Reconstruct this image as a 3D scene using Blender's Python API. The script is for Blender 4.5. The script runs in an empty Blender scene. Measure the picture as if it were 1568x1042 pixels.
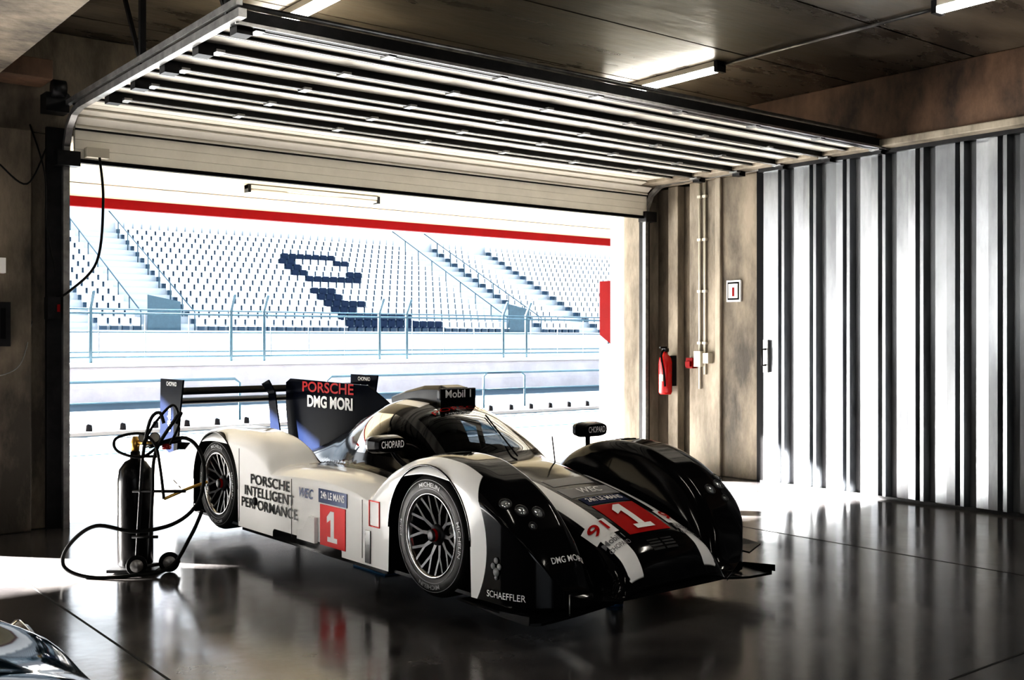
import bpy, math, random
from mathutils import Vector, Matrix
random.seed(3)
scene=bpy.context.scene
# ------------------------------------------------------------------ materials
def mat(name,col,rough=0.5,metal=0.0,noise=0.0,nscale=4.0,bump=0.0,bscale=30.0,col2=None,stretch=(1,1,1),emit=None,es=0,coat=0.0,rvar=0.0,spec=0.5):
    m=bpy.data.materials.new(name); m.use_nodes=True
    nt=m.node_tree; b=nt.nodes["Principled BSDF"]
    b.inputs["Base Color"].default_value=(*col,1); b.inputs["Roughness"].default_value=rough
    b.inputs["Metallic"].default_value=metal; b.inputs["Coat Weight"].default_value=coat
    b.inputs["Coat Roughness"].default_value=0.04
    b.inputs["Specular IOR Level"].default_value=spec
    if emit: 
        b.inputs["Emission Color"].default_value=(*emit,1); b.inputs["Emission Strength"].default_value=es
    tc=nt.nodes.new("ShaderNodeTexCoord"); mp=nt.nodes.new("ShaderNodeMapping")
    mp.inputs["Scale"].default_value=stretch
    nt.links.new(tc.outputs["Object"],mp.inputs["Vector"])
    n=nt.nodes.new("ShaderNodeTexNoise"); n.inputs["Scale"].default_value=nscale; n.inputs["Detail"].default_value=7; n.inputs["Roughness"].default_value=0.65
    nt.links.new(mp.outputs[0],n.inputs["Vector"])
    if noise>0 or col2:
        r=nt.nodes.new("ShaderNodeValToRGB")
        c2=col2 if col2 else tuple(c*(1-noise) for c in col)
        r.color_ramp.elements[0].position=0.36; r.color_ramp.elements[1].position=0.64
        r.color_ramp.elements[0].color=(*c2,1); r.color_ramp.elements[1].color=(*col,1)
        nt.links.new(n.outputs["Fac"],r.inputs[0]); nt.links.new(r.outputs[0],b.inputs["Base Color"])
    if rvar>0:
        mr=nt.nodes.new("ShaderNodeMapRange"); mr.inputs["From Min"].default_value=0.3; mr.inputs["From Max"].default_value=0.7
        mr.inputs["To Min"].default_value=max(0.02,rough-rvar); mr.inputs["To Max"].default_value=rough+rvar
        nt.links.new(n.outputs["Fac"],mr.inputs["Value"]); nt.links.new(mr.outputs[0],b.inputs["Roughness"])
    if bump>0:
        n2=nt.nodes.new("ShaderNodeTexNoise"); n2.inputs["Scale"].default_value=bscale; n2.inputs["Detail"].default_value=5
        nt.links.new(mp.outputs[0],n2.inputs["Vector"])
        bp=nt.nodes.new("ShaderNodeBump"); bp.inputs["Strength"].default_value=bump; bp.inputs["Distance"].default_value=0.02
        nt.links.new(n2.outputs["Fac"],bp.inputs["Height"]); nt.links.new(bp.outputs[0],b.inputs["Normal"])
    return m
M={}
M['floor']=mat('polished_concrete',(0.098,0.092,0.091),0.16,0,col2=(0.036,0.034,0.036),nscale=1.3,bump=0.03,bscale=9,rvar=0.06,spec=0.42)
M['joint']=mat('floor_joint',(0.006,0.006,0.006),0.8)
M['conc']=mat('concrete_raw',(0.23,0.195,0.15),0.75,0,col2=(0.045,0.038,0.030),nscale=1.6,bump=0.6,bscale=14,stretch=(1,1,0.4))
M['conc_l']=mat('concrete_light',(0.33,0.29,0.235),0.75,0,col2=(0.10,0.085,0.066),nscale=2.2,bump=0.5,bscale=14,stretch=(1,1,0.3))
M['conc_r']=mat('concrete_rusty',(0.18,0.11,0.07),0.7,0,col2=(0.032,0.020,0.014),nscale=1.8,bump=0.4,bscale=12,stretch=(1,1,0.5))
M['ceil']=mat('ceiling_concrete',(0.155,0.13,0.10),0.33,0,col2=(0.034,0.028,0.022),nscale=1.1,bump=0.3,bscale=5,stretch=(0.5,1.6,1),rvar=0.14)
M['steel']=mat('galvanised_steel',(0.42,0.42,0.42),0.38,0.85,noise=0.4,nscale=8)
M['dsteel']=mat('dark_steel',(0.025,0.025,0.027),0.45,0.6,noise=0.4,nscale=10)
M['blk']=mat('black_rubber_and_gap',(0.006,0.006,0.007),0.6,spec=0.08)
M['panel']=mat('door_panel_cream',(0.82,0.79,0.71),0.45,0,noise=0.10,nscale=3)
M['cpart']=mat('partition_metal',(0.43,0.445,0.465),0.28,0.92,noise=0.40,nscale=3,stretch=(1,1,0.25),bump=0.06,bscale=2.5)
M['cpart_shade']=mat('partition_metal_shade',(0.20,0.207,0.217),0.36,0.85,noise=0.35,nscale=3,stretch=(1,1,0.25),bump=0.05,bscale=2.5)
M['tube']=mat('lamp_tube',(1,1,1),0.4,emit=(1.0,0.96,0.88),es=28)
M['lampbody']=mat('lamp_body',(0.6,0.56,0.5),0.4)
M['white']=mat('white_paint',(0.78,0.78,0.76),0.4,noise=0.08,nscale=3)
M['cream']=mat('canopy_cream',(0.40,0.34,0.24),0.8,0,noise=0.12,nscale=0.7,spec=0.2)
M['red']=mat('red_paint',(0.18,0.002,0.003),0.6,noise=0.1,spec=0.15)
M['asph']=mat('asphalt',(0.034,0.052,0.066),0.9,0,noise=0.25,nscale=0.8,bump=0.2,bscale=60,spec=0.2)
M['apron']=mat('apron_concrete',(0.17,0.165,0.16),0.85,0,noise=0.15,nscale=1.0,spec=0.2)
M['teal']=mat('teal_line',(0.008,0.06,0.088),0.9,noise=0.1,spec=0.2)
M['wline']=mat('white_line',(0.32,0.32,0.32),0.8,noise=0.05)
M['pwall']=mat('barrier_concrete',(0.33,0.32,0.34),0.8,0,noise=0.2,nscale=1.0)
M['fence']=mat('fence_steel',(0.040,0.080,0.105),0.5,0.2,noise=0.2)
M['stand']=mat('stand_concrete',(0.38,0.41,0.43),0.85,0,noise=0.1,nscale=0.5)
M['seatw']=mat('seat_white',(0.58,0.59,0.60),0.5,noise=0.05)
M['seat_shade']=mat('seat_under_shade',(0.025,0.060,0.10),0.5,noise=0.05)
M['seatb']=mat('seat_blue',(0.003,0.014,0.038),0.6,noise=0.1,spec=0.2)
M['black']=mat('gloss_black',(0.005,0.005,0.006),0.12,0,coat=0.3,noise=0.1,spec=0.3)
M['carbon']=mat('carbon_fibre',(0.004,0.004,0.005),0.20,0,noise=0.3,nscale=60,coat=0.0,spec=0.2)
M['cwhite']=mat('car_white',(0.86,0.86,0.86),0.25,0,coat=1.0,noise=0.02)
M['cred']=mat('decal_red',(0.42,0.004,0.005),0.5,noise=0.05,spec=0.12)
M['cblue']=mat('decal_blue',(0.005,0.018,0.07),0.5,noise=0.05,spec=0.12)
M['cgrey']=mat('decal_grey',(0.22,0.22,0.23),0.4,noise=0.05,spec=0.3)
M['nwhite']=mat('decal_white',(0.85,0.85,0.85),0.5,noise=0.02,spec=0.2)
M['navy']=mat('fin_navy',(0.0016,0.0028,0.008),0.25,0,coat=0.0,noise=0.1,spec=0.008)
M['tyre']=mat('tyre_rubber',(0.010,0.010,0.010),0.6,noise=0.3,nscale=12,bump=0.05,spec=0.12)
M['rim']=mat('rim_metal',(0.045,0.045,0.047),0.33,0.7,noise=0.1)
M['lip']=mat('rim_lip',(0.55,0.55,0.55),0.22,1.0,noise=0.1)
M['disc']=mat('brake_disc',(0.04,0.04,0.04),0.45,0.7,noise=0.3)
M['chrome']=mat('chrome',(0.7,0.7,0.7),0.1,1.0,noise=0.03)
M['lens']=mat('lamp_lens',(0.45,0.48,0.5),0.05,0.6,noise=0.1,coat=1)
M['gold']=mat('gold_fitting',(0.50,0.32,0.09),0.3,0.9,noise=0.1)
M['extred']=mat('extinguisher_red',(0.40,0.006,0.006),0.25,0,coat=0.4,noise=0.1)
M['bottle']=mat('bottle_black',(0.006,0.006,0.007),0.25,0.0,noise=0.3,coat=0.0,spec=0.2)
M['pcar']=mat('dark_blue_paint',(0.003,0.017,0.030),0.06,0.0,coat=0.0,noise=0.1,spec=0.02)
M['cable']=mat('cable_black',(0.005,0.005,0.005),0.5,spec=0.2)
M['beige']=mat('plastic_beige',(0.50,0.47,0.40),0.5,noise=0.05)
M['shw']=mat('jack_blue',(0.03,0.14,0.28),0.35,0.5,noise=0.1)

def body_material():
    m=bpy.data.materials.new('livery_paint'); m.use_nodes=True; nt=m.node_tree; N=nt.nodes; L=nt.links
    b=N["Principled BSDF"]; out=N["Material Output"]
    def thr(an):
        at=N.new("ShaderNodeAttribute"); at.attribute_name=an
        mr=N.new("ShaderNodeMapRange"); mr.inputs["From Min"].default_value=-0.0015; mr.inputs["From Max"].default_value=0.0015
        L.new(at.outputs["Fac"],mr.inputs["Value"]); return mr.outputs[0]
    w=thr('wmask'); g=thr('gmask')
    mx=N.new("ShaderNodeMix"); mx.data_type='RGBA'
    mx.inputs["A"].default_value=(0.004,0.004,0.005,1); mx.inputs["B"].default_value=(0.90,0.90,0.90,1)
    L.new(w,mx.inputs["Factor"]); L.new(mx.outputs["Result"],b.inputs["Base Color"])
    b.inputs["Roughness"].default_value=0.10; b.inputs["Coat Weight"].default_value=0.06; b.inputs["Coat Roughness"].default_value=0.03
    b.inputs["Specular IOR Level"].default_value=0.22
    tr=N.new("ShaderNodeBsdfTransparent"); tr.inputs[0].default_value=(0.17,0.19,0.21,1)
    gl=N.new("ShaderNodeBsdfGlossy"); gl.inputs["Roughness"].default_value=0.03
    fr=N.new("ShaderNodeFresnel"); fr.inputs[0].default_value=1.10
    gm=N.new("ShaderNodeMixShader"); L.new(fr.outputs[0],gm.inputs[0]); L.new(tr.outputs[0],gm.inputs[1]); L.new(gl.outputs[0],gm.inputs[2])
    ms=N.new("ShaderNodeMixShader"); L.new(g,ms.inputs[0]); L.new(b.outputs[0],ms.inputs[1]); L.new(gm.outputs[0],ms.inputs[2])
    L.new(ms.outputs[0],out.inputs["Surface"]); return m
M['body']=body_material()

# ------------------------------------------------------------------ mesh builder
def crs(pts,n=8):
    P=[Vector(p) for p in pts]; out=[]
    for i in range(len(P)-1):
        p0=P[max(i-1,0)];p1=P[i];p2=P[i+1];p3=P[min(i+2,len(P)-1)]
        for k in range(n):
            t=k/n
            out.append(0.5*((2*p1)+(-p0+p2)*t+(2*p0-5*p1+4*p2-p3)*t*t+(-p0+3*p1-3*p2+p3)*t**3))
    out.append(P[-1]); return out
class MB:
    def __init__(s): s.v=[];s.f=[];s.m=[];s.sm=[];s.mats=[]
    def mi(s,k):
        if k not in s.mats: s.mats.append(k)
        return s.mats.index(k)
    def add(s,vs,fs,k,smooth=False):
        o=len(s.v); s.v+=[tuple(v) for v in vs]; i=s.mi(k)
        for f in fs: s.f.append([o+j for j in f]); s.m.append(i); s.sm.append(smooth)
    def box(s,a,b,k,M4=None):
        x0,y0,z0=a;x1,y1,z1=b
        vs=[Vector(p) for p in [(x0,y0,z0),(x1,y0,z0),(x1,y1,z0),(x0,y1,z0),(x0,y0,z1),(x1,y0,z1),(x1,y1,z1),(x0,y1,z1)]]
        if M4: vs=[M4@v for v in vs]
        s.add(vs,[(0,3,2,1),(4,5,6,7),(0,1,5,4),(1,2,6,5),(2,3,7,6),(3,0,4,7)],k)
    def path(s,pts,r,k,n=8,closed=False,smooth=True):
        P=[Vector(p) for p in pts]; N=len(P); vs=[];fs=[]
        T=[]
        for i in range(N):
            if closed: t=P[(i+1)%N]-P[i-1]
            else: t=P[min(i+1,N-1)]-P[max(i-1,0)]
            T.append(t.normalized() if t.length>1e-9 else Vector((0,0,1)))
        up=Vector((0,0,1)) if abs(T[0].z)<0.9 else Vector((0,1,0))
        nrm=(up-T[0]*up.dot(T[0])).normalized()
        for i in range(N):
            nrm=(nrm-T[i]*nrm.dot(T[i])); nrm=nrm.normalized() if nrm.length>1e-6 else Vector((1,0,0))
            bi=T[i].cross(nrm); rr=r[i] if isinstance(r,(list,tuple)) else r
            off=math.pi/4 if n==4 else 0
            for j in range(n):
                an=2*math.pi*j/n+off; vs.append(P[i]+nrm*math.cos(an)*rr+bi*math.sin(an)*rr)
        R=N if closed else N-1
        for i in range(R):
            for j in range(n):
                a=i*n+j;b=i*n+(j+1)%n;c=((i+1)%N)*n+(j+1)%n;d=((i+1)%N)*n+j
                fs.append((a,b,c,d))
        if not closed:
            fs.append(tuple(range(n))[::-1]); fs.append(tuple((N-1)*n+j for j in range(n)))
        s.add(vs,fs,k,smooth and n>4)
    def tube(s,p,q,r,k,n=12): s.path([p,q],r,k,n)
    def lathe(s,prof,c,ax,k,n=48,smooth=True):
        c=Vector(c);ax=Vector(ax).normalized()
        u=ax.orthogonal().normalized(); w=ax.cross(u); vs=[];fs=[]
        for r,h in prof:
            for j in range(n):
                t=2*math.pi*j/n; vs.append(c+ax*h+(u*math.cos(t)+w*math.sin(t))*r)
        for i in range(len(prof)-1):
            for j in range(n): fs.append((i*n+j,i*n+(j+1)%n,(i+1)*n+(j+1)%n,(i+1)*n+j))
        s.add(vs,fs,k,smooth)
    def poly_prism(s,pts,off,k,smooth=False):
        n=len(pts); o=Vector(off); a=[Vector(p) for p in pts]; b=[p+o for p in a]
        s.add(a+b,[tuple(range(n))[::-1],tuple(n+i for i in range(n))]+[(i,(i+1)%n,n+(i+1)%n,n+i) for i in range(n)],k,smooth)
    def build(s,name,parent=None,loc=(0,0,0),rot=(0,0,0),bevel=0):
        me=bpy.data.meshes.new(name); me.from_pydata(s.v,[],s.f); me.update()
        for k in s.mats: me.materials.append(M[k])
        me.polygons.foreach_set('material_index',s.m); me.polygons.foreach_set('use_smooth',s.sm)
        ob=bpy.data.objects.new(name,me); scene.collection.objects.link(ob)
        ob.location=loc; ob.rotation_euler=rot
        if parent: ob.parent=parent
        if bevel>0:
            bm=ob.modifiers.new('bv','BEVEL'); bm.width=bevel; bm.segments=2; bm.limit_method='ANGLE'
        return ob
def text_mesh(body,size,width=None,bold=0.012,align='CENTER',shear=0.0):
    cu=bpy.data.curves.new('t','FONT'); cu.body=body; cu.size=size; cu.align_x=align; cu.align_y='CENTER'; cu.offset=bold*size; cu.resolution_u=4; cu.shear=shear
    ob=bpy.data.objects.new('t',cu); scene.collection.objects.link(ob)
    bpy.context.view_layer.update()
    dg=bpy.context.evaluated_depsgraph_get(); me=bpy.data.meshes.new_from_object(ob.evaluated_get(dg))
    vs=[Vector(v.co) for v in me.vertices]; fs=[tuple(p.vertices) for p in me.polygons]
    bpy.data.objects.remove(ob); bpy.data.curves.remove(cu); bpy.data.meshes.remove(me)
    if width and vs:
        x0=min(v.x for v in vs);x1=max(v.x for v in vs); k=width/(x1-x0)
        for v in vs: v.x*=k
    return vs,fs
def add_text(mb,body,size,fn,k,width=None,bold=0.012,shear=0.0):
    vs,fs=text_mesh(body,size,width,bold,shear=shear)
    mb.add([fn(v.x,v.y) for v in vs],fs,k)
def add_one(mb,w,h,fn,k):
    for P in ([(-.42,-.5),(.42,-.5),(.42,-.34),(-.42,-.34)],[(-.15,-.34),(.15,-.34),(.15,.0),(-.15,.0)],[(-.15,0),(.15,0),(.15,.5),(-.15,.5)],[(-.15,.5),(-.15,.22),(-.46,.10),(-.46,.30)]):
        mb.add([fn(x*w,y*h) for x,y in P],[(0,1,2,3)],k)
def empty(name,loc=(0,0,0),rot=(0,0,0)):
    e=bpy.data.objects.new(name,None); scene.collection.objects.link(e); e.location=loc; e.rotation_euler=rot; return e
def pch(xy):
    xy=sorted(xy); xs=[p[0] for p in xy]; ys=[p[1] for p in xy]; n=len(xs)
    d=[(ys[i+1]-ys[i])/(xs[i+1]-xs[i]) for i in range(n-1)]
    m=[d[0]]+[0 if d[i-1]*d[i]<=0 else 2*d[i-1]*d[i]/(d[i-1]+d[i]) for i in range(1,n-1)]+[d[-1]]
    def f(x):
        if x<=xs[0]: return ys[0]
        if x>=xs[-1]: return ys[-1]
        i=0
        while x>xs[i+1]: i+=1
        h=xs[i+1]-xs[i]; t=(x-xs[i])/h
        return (2*t**3-3*t*t+1)*ys[i]+(t**3-2*t*t+t)*h*m[i]+(-2*t**3+3*t*t)*ys[i+1]+(t**3-t*t)*h*m[i+1]
    return f
def smax(a,b,k):
    h=max(k-abs(a-b),0)/k
    return max(a,b)+h*h*k*0.25

# ------------------------------------------------------------------ room shell
YD=9.3; XL=2.6; XR=9.32; ZC=4.1
mb=MB(); mb.box((-8,-5,-0.2),(10.1,9.6,0),'floor')
for x in (1.79,-3.2,7.0): mb.box((x-0.006,-5,0),(x+0.006,9.3,0.0015),'joint')
for y in (2.6,-2): mb.box((-8,y-0.006,0),(9.3,y+0.006,0.0015),'joint')
mb.build('floor')
mb=MB(); y=-5
while y<9.3:
    y1=min(y+1.25,9.6); mb.box((-8.2,y+0.01,ZC),(10.1,y1-0.01,ZC+0.2),'ceil'); y+=1.25
mb.box((-8.2,-5.2,ZC+0.02),(10.1,9.6,ZC+0.3),'ceil')
mb.build('ceiling')
mb=MB()
mb.box((0.97,YD,0),(XL-0.02,YD+0.3,3.25),'conc')
mb.box((2.02,YD-0.10,0),(2.30,YD,3.25),'conc')
mb.box((-8.2,YD,0),(-6,YD+0.3,3.25),'conc')
mb.box((XR,YD,0),(10.1,YD+0.3,3.25),'conc_l')
mb.box((-8.2,YD,3.25),(10.1,YD+0.3,ZC),'conc')
mb.box((1.0,YD-0.35,3.62),(2.4,YD,3.78),'conc_r')
mb.build('wall_front',bevel=0.01)
mb=MB(); mb.box((9.9,-5.2,0),(10.1,YD,ZC),'conc'); mb.box((9.62,8.62,0),(9.9,YD,3.4),'conc'); mb.box((9.50,8.86,0),(9.62,9.02,3.4),'conc_l'); mb.build('wall_right',bevel=0.01)
mb=MB(); mb.box((-8.2,-5.2,0),(-8,YD,ZC),'conc'); mb.build('wall_left')
mb=MB(); mb.box((-8.2,-5.2,0),(-6,-5,ZC),'conc'); mb.box((-1.0,-5.2,0),(9.9,-5,ZC),'conc'); mb.box((-6,-5.2,3.0),(-1.0,-5,ZC),'conc'); mb.build('wall_back')  # unseen rear opening, added to let in sky fill from behind
mb=MB(); mb.box((9.40,7.58,0),(9.90,8.12,3.4),'conc'); mb.box((9.44,8.12,0),(9.9,8.62,3.4),'conc_l'); mb.box((9.36,8.08,0),(9.44,8.16,3.4),'conc_l')
mb.build('concrete_pillar',bevel=0.012)
mb=MB(); mb.box((9.22,-5,3.46),(9.9,YD,ZC),'conc_r'); mb.box((9.10,-5,3.40),(9.5,YD,3.47),'conc_l'); mb.build('concrete_beam',bevel=0.01)
mb=MB(); mb.box((1.25,-5,3.55),(1.95,YD,ZC),'conc'); mb.build('concrete_beam.001',bevel=0.01)

# ------------------------------------------------------------------ folding partition
mb=MB(); y=7.42; k=0
while y>-4.9:
    t1=random.uniform(-0.014,0.014)
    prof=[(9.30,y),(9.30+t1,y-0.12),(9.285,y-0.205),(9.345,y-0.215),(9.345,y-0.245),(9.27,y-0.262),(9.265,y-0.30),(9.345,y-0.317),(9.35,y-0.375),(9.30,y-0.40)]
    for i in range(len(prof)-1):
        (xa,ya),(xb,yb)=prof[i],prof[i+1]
        dark = i in (3,5,6,7) or (i==0 and k%3==2) or (i in (0,1) and k in (5,7,8))  # darker copy of the metal paints shade into slots and some faces
        mb.add([(xa,ya,0.03),(xa,ya,3.40),(xb,yb,3.40),(xb,yb,0.03)],[(0,1,2,3)],'cpart_shade' if dark else 'cpart')
    y-=0.40; k+=1
mb.box((9.25,-4.9,3.36),(9.36,7.45,3.40),'dsteel'); mb.box((9.28,-4.9,0.0),(9.35,7.45,0.03),'dsteel')
mb.box((9.36,7.40,0),(9.9,7.56,3.40),'blk')  # black filler paints the dark gap between partition and pillar
mb.path([(9.26,7.36,1.45),(9.20,7.36,1.45),(9.20,7.36,1.28),(9.26,7.36,1.28)],0.012,'dsteel',8)
mb.box((9.255,7.33,1.2),(9.285,7.39,1.55),'steel')
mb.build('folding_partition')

# ------------------------------------------------------------------ sectional door
mb=MB()
zt=3.44; y0=5.95; NP=5; pw=(8.85-y0)/NP
for i in range(NP):
    a=y0+i*pw; mb.box((XL+0.03,a+0.01,zt),(XR-0.03,a+pw-0.01,zt+0.045),'panel')
    for yy,w,d in ((a+0.02,0.04,0.05),(a+pw*0.55,0.03,0.022)):
        mb.box((XL+0.02,yy-w/2,zt-d),(XR-0.02,yy+w/2,zt-0.0),'dsteel')
        mb.box((XL+0.02,yy-w/2-0.008,zt-d-0.004),(XR-0.02,yy-w/2+0.004,zt-d+0.003),'steel')
    if i==2:
        for j in range(5):
            x=XL+0.5+j*1.25
            P=[(x+0.03*math.cos(t)+(0.82 if math.cos(t)>0 else 0.03),a+0.17+0.035*math.sin(t),zt-0.008) for t in [2*math.pi*(q+.5)/16 for q in range(16)]]
            mb.poly_prism(P,(0,0,0.009),'blk')
    for j in range(8):
        x=XL+0.15+j*0.915
        mb.box((x-0.03,a-0.05,zt-0.062),(x+0.03,a+0.06,zt-0.045),'steel')
    for x in (XL+0.07,XR-0.07):
        mb.lathe([(0,-0.02),(0.028,-0.02),(0.028,0.02),(0,0.02)],(x,a+0.03,zt-0.06),(1,0,0),'steel',16)
        mb.box((x-0.06,a-0.03,zt-0.09),(x+0.04,a+0.07,zt-0.03),'dsteel')
cp=[(8.86,3.462),(8.98,3.44),(9.08,3.40),(9.15,3.33),(9.17,3.28)]
for i in range(len(cp)-1):
    (ya,za),(yb,zb)=cp[i],cp[i+1]
    mb.add([(XL+0.03,ya,za-0.02),(XR-0.03,ya,za-0.02),(XR-0.03,yb,zb),(XL+0.03,yb,zb),(XL+0.03,ya+0.03,za+0.02),(XR-0.03,ya+0.03,za+0.02),(XR-0.03,yb+0.045,zb+0.02),(XL+0.03,yb+0.045,zb+0.02)],[(0,1,2,3),(4,5,6,7),(0,1,5,4),(2,3,7,6)],'panel')
for i in range(3): mb.box((XL+0.03,9.17,3.05+i*0.08),(XR-0.03,9.215,3.128+i*0.08),'panel')
mb.box((XL+0.03,9.165,3.018),(XR-0.03,9.22,3.05),'blk')
mb.box((XL+0.03,9.155,3.285),(XR-0.03,9.17,3.30),'dsteel')
mb.box((XL-0.02,y0-0.07,zt-0.05),(XR+0.0,y0-0.01,zt+0.04),'dsteel')
mb.box((XL-0.02,y0-0.085,zt-0.055),(XR,y0-0.07,zt-0.035),'steel')
mb.tube((XL,y0+0.05,zt+0.10),(XR,y0+0.05,zt+0.10),0.018,'steel')
for x,sg in ((XL-0.03,1),(XR+0.0,-1)):
    tr=[(x,9.22,0.0),(x,9.22,2.95),(x,9.20,3.15),(x,9.12,3.30),(x,8.98,3.39),(x,8.8,3.42),(x,5.75,3.42)]
    mb.path(tr,0.036,'steel',4)
    mb.box((x-0.14 if sg>0 else x-0.02,9.25,0),(x+0.03 if sg>0 else x+0.10,9.31,3.3),'dsteel')
    mb.box((x-0.02*sg-0.02,5.75,3.46),(x-0.02*sg+0.02,9.2,3.50),'steel')
    for yy in (5.95,7.4):
        mb.box((x-0.02,yy-0.02,3.42),(x+0.02,yy+0.02,ZC),'dsteel')
        mb.path([(x,yy+0.02,3.46),(x,yy+0.42,ZC)],0.018,'dsteel',4)
        mb.box((x-0.03,yy-0.05,ZC-0.03),(x+0.03,yy+0.5,ZC),'dsteel')
    mb.path([(x,8.9,3.42),(x,9.25,3.6)],0.015,'dsteel',4)
    mb.box((x-0.09,9.12,2.98),(x+0.09,9.25,3.10),'dsteel')
mb.box((XL-0.22,9.08,3.40),(XL-0.04,9.25,3.55),'dsteel')
mb.lathe([(0,-.05),(.07,-.05),(.07,.05),(0,.05)],(XL-0.13,9.06,3.58),(1,0,0),'dsteel',20)
mb.box((XL+0.1,9.08,3.06),(XL+0.28,9.16,3.14),'beige')
mb.path(crs([(XL+0.2,9.08,3.06),(XL+0.22,9.05,2.7),(XL+0.17,9.05,2.2),(XL-0.02,9.15,1.95),(XL-0.10,9.2,1.9)]),0.011,'cable')
mb.path(crs([(XL-0.3,9.25,3.3),(XL-0.22,9.12,2.9),(XL-0.2,9.15,2.5),(XL-0.12,9.2,2.1)]),0.007,'cable')
mb.path(crs([(2.05,9.18,2.95),(2.25,9.14,2.8),(2.4,9.16,3.1)]),0.007,'cable')
mb.path(crs([(2.32,9.26,1.7),(2.2,9.15,1.35),(2.0,9.18,1.25)]),0.004,'steel')
mb.box((XL-0.19,9.14,1.72),(XL-0.09,9.25,1.90),'dsteel'); mb.box((XL-0.12,9.12,1.78),(XL-0.1,9.15,1.84),'red')
mb.build('sectional_garage_door')
mb=MB(); mb.box((2.03,9.10,1.5),(2.12,9.2,1.85),'dsteel'); mb.box((2.04,9.08,1.56),(2.08,9.1,1.8),'blk'); mb.box((2.03,9.12,2.08),(2.09,9.2,2.2),'white'); mb.build('wall_switch_box')

# ------------------------------------------------------------------ lamps & conduits
def lamp(x,ya,yb,z=ZC,name='fluorescent_lamp',alongx=False):
    mb=MB(); L=abs(yb-ya)
    mb.box((-0.055,-L/2,-0.05),(0.055,L/2,-0.002),'lampbody')
    for s in (-1,1):
        mb.tube((s*0.03,-L/2+0.04,-0.07),(s*0.03,L/2-0.04,-0.07),0.02,'tube' if not alongx else 'lampbody',6)
    for e in (-L/2,L/2-0.04): mb.box((-0.06,e,-0.10),(0.06,e+0.04,-0.002),'dsteel')
    return mb.build(name,loc=(x,(ya+yb)/2,z) if not alongx else ((ya+yb)/2,x,z),rot=(0,0,0 if not alongx else math.pi/2))
for (x,a,b) in ((3.78,6.75,8.2),(7.55,6.5,8.05),(7.5,2.85,4.37),(3.75,2.9,4.4),(3.75,-1.5,0),(7.5,-1.5,0),(-0.5,2.9,4.4),(-0.5,-1.5,0),(-4.5,2.9,4.4),(-4.5,-1.5,0),(-4.5,6.7,8.2)):  # first three hang in view; the rest are unseen, added as fill
    lamp(x,a,b)
mb=MB(); mb.tube((7.6,4.3,ZC-0.02),(7.6,6.55,ZC-0.02),0.014,'steel'); mb.tube((7.6,8.0,ZC-0.02),(7.6,9.3,ZC-0.02),0.014,'steel'); mb.build('ceiling_conduit')
mb=MB()
for yy in (8.36,8.44):
    mb.tube((9.42,yy,0.98 if yy>8.4 else 1.15),(9.42,yy,3.4),0.014,'beige')
    for z in (1.5,2.1,2.7,3.2): mb.box((9.40,yy-0.025,z),(9.44,yy+0.025,z+0.03),'beige')
mb.box((9.36,8.26,1.28),(9.44,8.34,1.40),'beige'); mb.box((9.36,8.38,1.24),(9.44,8.48,1.42),'beige')
mb.box((9.36,8.50,1.22),(9.44,8.60,1.34),'red'); mb.box((9.33,8.515,1.24),(9.36,8.585,1.30),'red')
mb.build('electrical_conduit')
mb=MB()
mb.box((9.375,7.80,1.98),(9.40,8.0,2.22),'white'); mb.box((9.37,7.82,2.0),(9.376,7.98,2.2),'blk'); mb.box((9.366,7.835,2.02),(9.371,7.965,2.18),'white'); mb.box((9.363,7.88,2.04),(9.367,7.91,2.14),'red'); mb.build('fire_extinguisher_sign')
mb=MB(); c=(9.36,8.93,0)
mb.lathe([(0,0.90),(0.07,0.90),(0.082,0.93),(0.082,1.28),(0.07,1.34),(0.03,1.38),(0.022,1.42),(0,1.42)],c,(0,0,1),'extred',32)
mb.box((9.275,8.89,1.06),(9.285,8.95,1.14),'beige')
mb.box((9.33,8.90,1.41),(9.39,8.96,1.45),'dsteel'); mb.box((9.27,8.92,1.45),(9.38,8.94,1.47),'dsteel'); mb.path(crs([(9.33,8.93,1.43),(9.26,8.90,1.36),(9.265,8.86,1.15),(9.28,8.86,1.0)]),0.012,'blk')
mb.box((9.42,8.88,1.0),(9.50,8.98,1.36),'dsteel'); mb.build('fire_extinguisher')

# ------------------------------------------------------------------ outside
mb=MB(); mb.box((-40,9.6,-0.2),(110,14.0,-0.01),'apron'); mb.box((-40,14.0,-0.2),(110,110,-0.01),'asph')
mb.box((-40,13.9,-0.011),(110,14.2,-0.004),'wline'); mb.box((-40,14.9,-0.011),(110,15.6,-0.004),'teal'); mb.box((-40,16.4,-0.011),(110,16.7,-0.004),'wline'); mb.box((-40,20.5,-0.011),(110,23.0,-0.004),'wline')
mb.build('pit_lane_ground')
mb=MB(); mb.box((-10,17.9,-0.01),(70,18.3,0.05),'wline')
x=-10
while x<70: mb.lathe([(0.07,0),(0.06,0.10),(0,0.12)],(x,18.1,0.05),(0,0,1),'blk',8); x+=0.55
mb.build('pit_lane_kerb')
mb=MB()
mb.box((-14,9.6,3.6),(22,15.8,3.8),'cream'); mb.box((-14,15.8,3.6),(-4,16.9,3.8),'cream')  # deeper left section is unseen, added to shorten the left sun patch
mb.box((-4,15.8,3.46),(22,15.9,3.62),'red'); mb.box((-4,15.8,3.62),(22,15.9,4.0),'white'); mb.box((-14,16.8,3.46),(-4,16.9,3.62),'red')
for yy in (11.2,12.8,14.4): mb.box((-10,yy,3.592),(22,yy+0.02,3.602),'conc_r')
mb.box((1.9,15.83,2.45),(4.2,15.87,3.48),'white'); mb.box((1.9,15.825,2.45),(4.2,15.875,2.6),'red')  # unseen board, added to keep the sun off the right pillar
mb.build('pit_canopy_and_sun_board')
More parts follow.
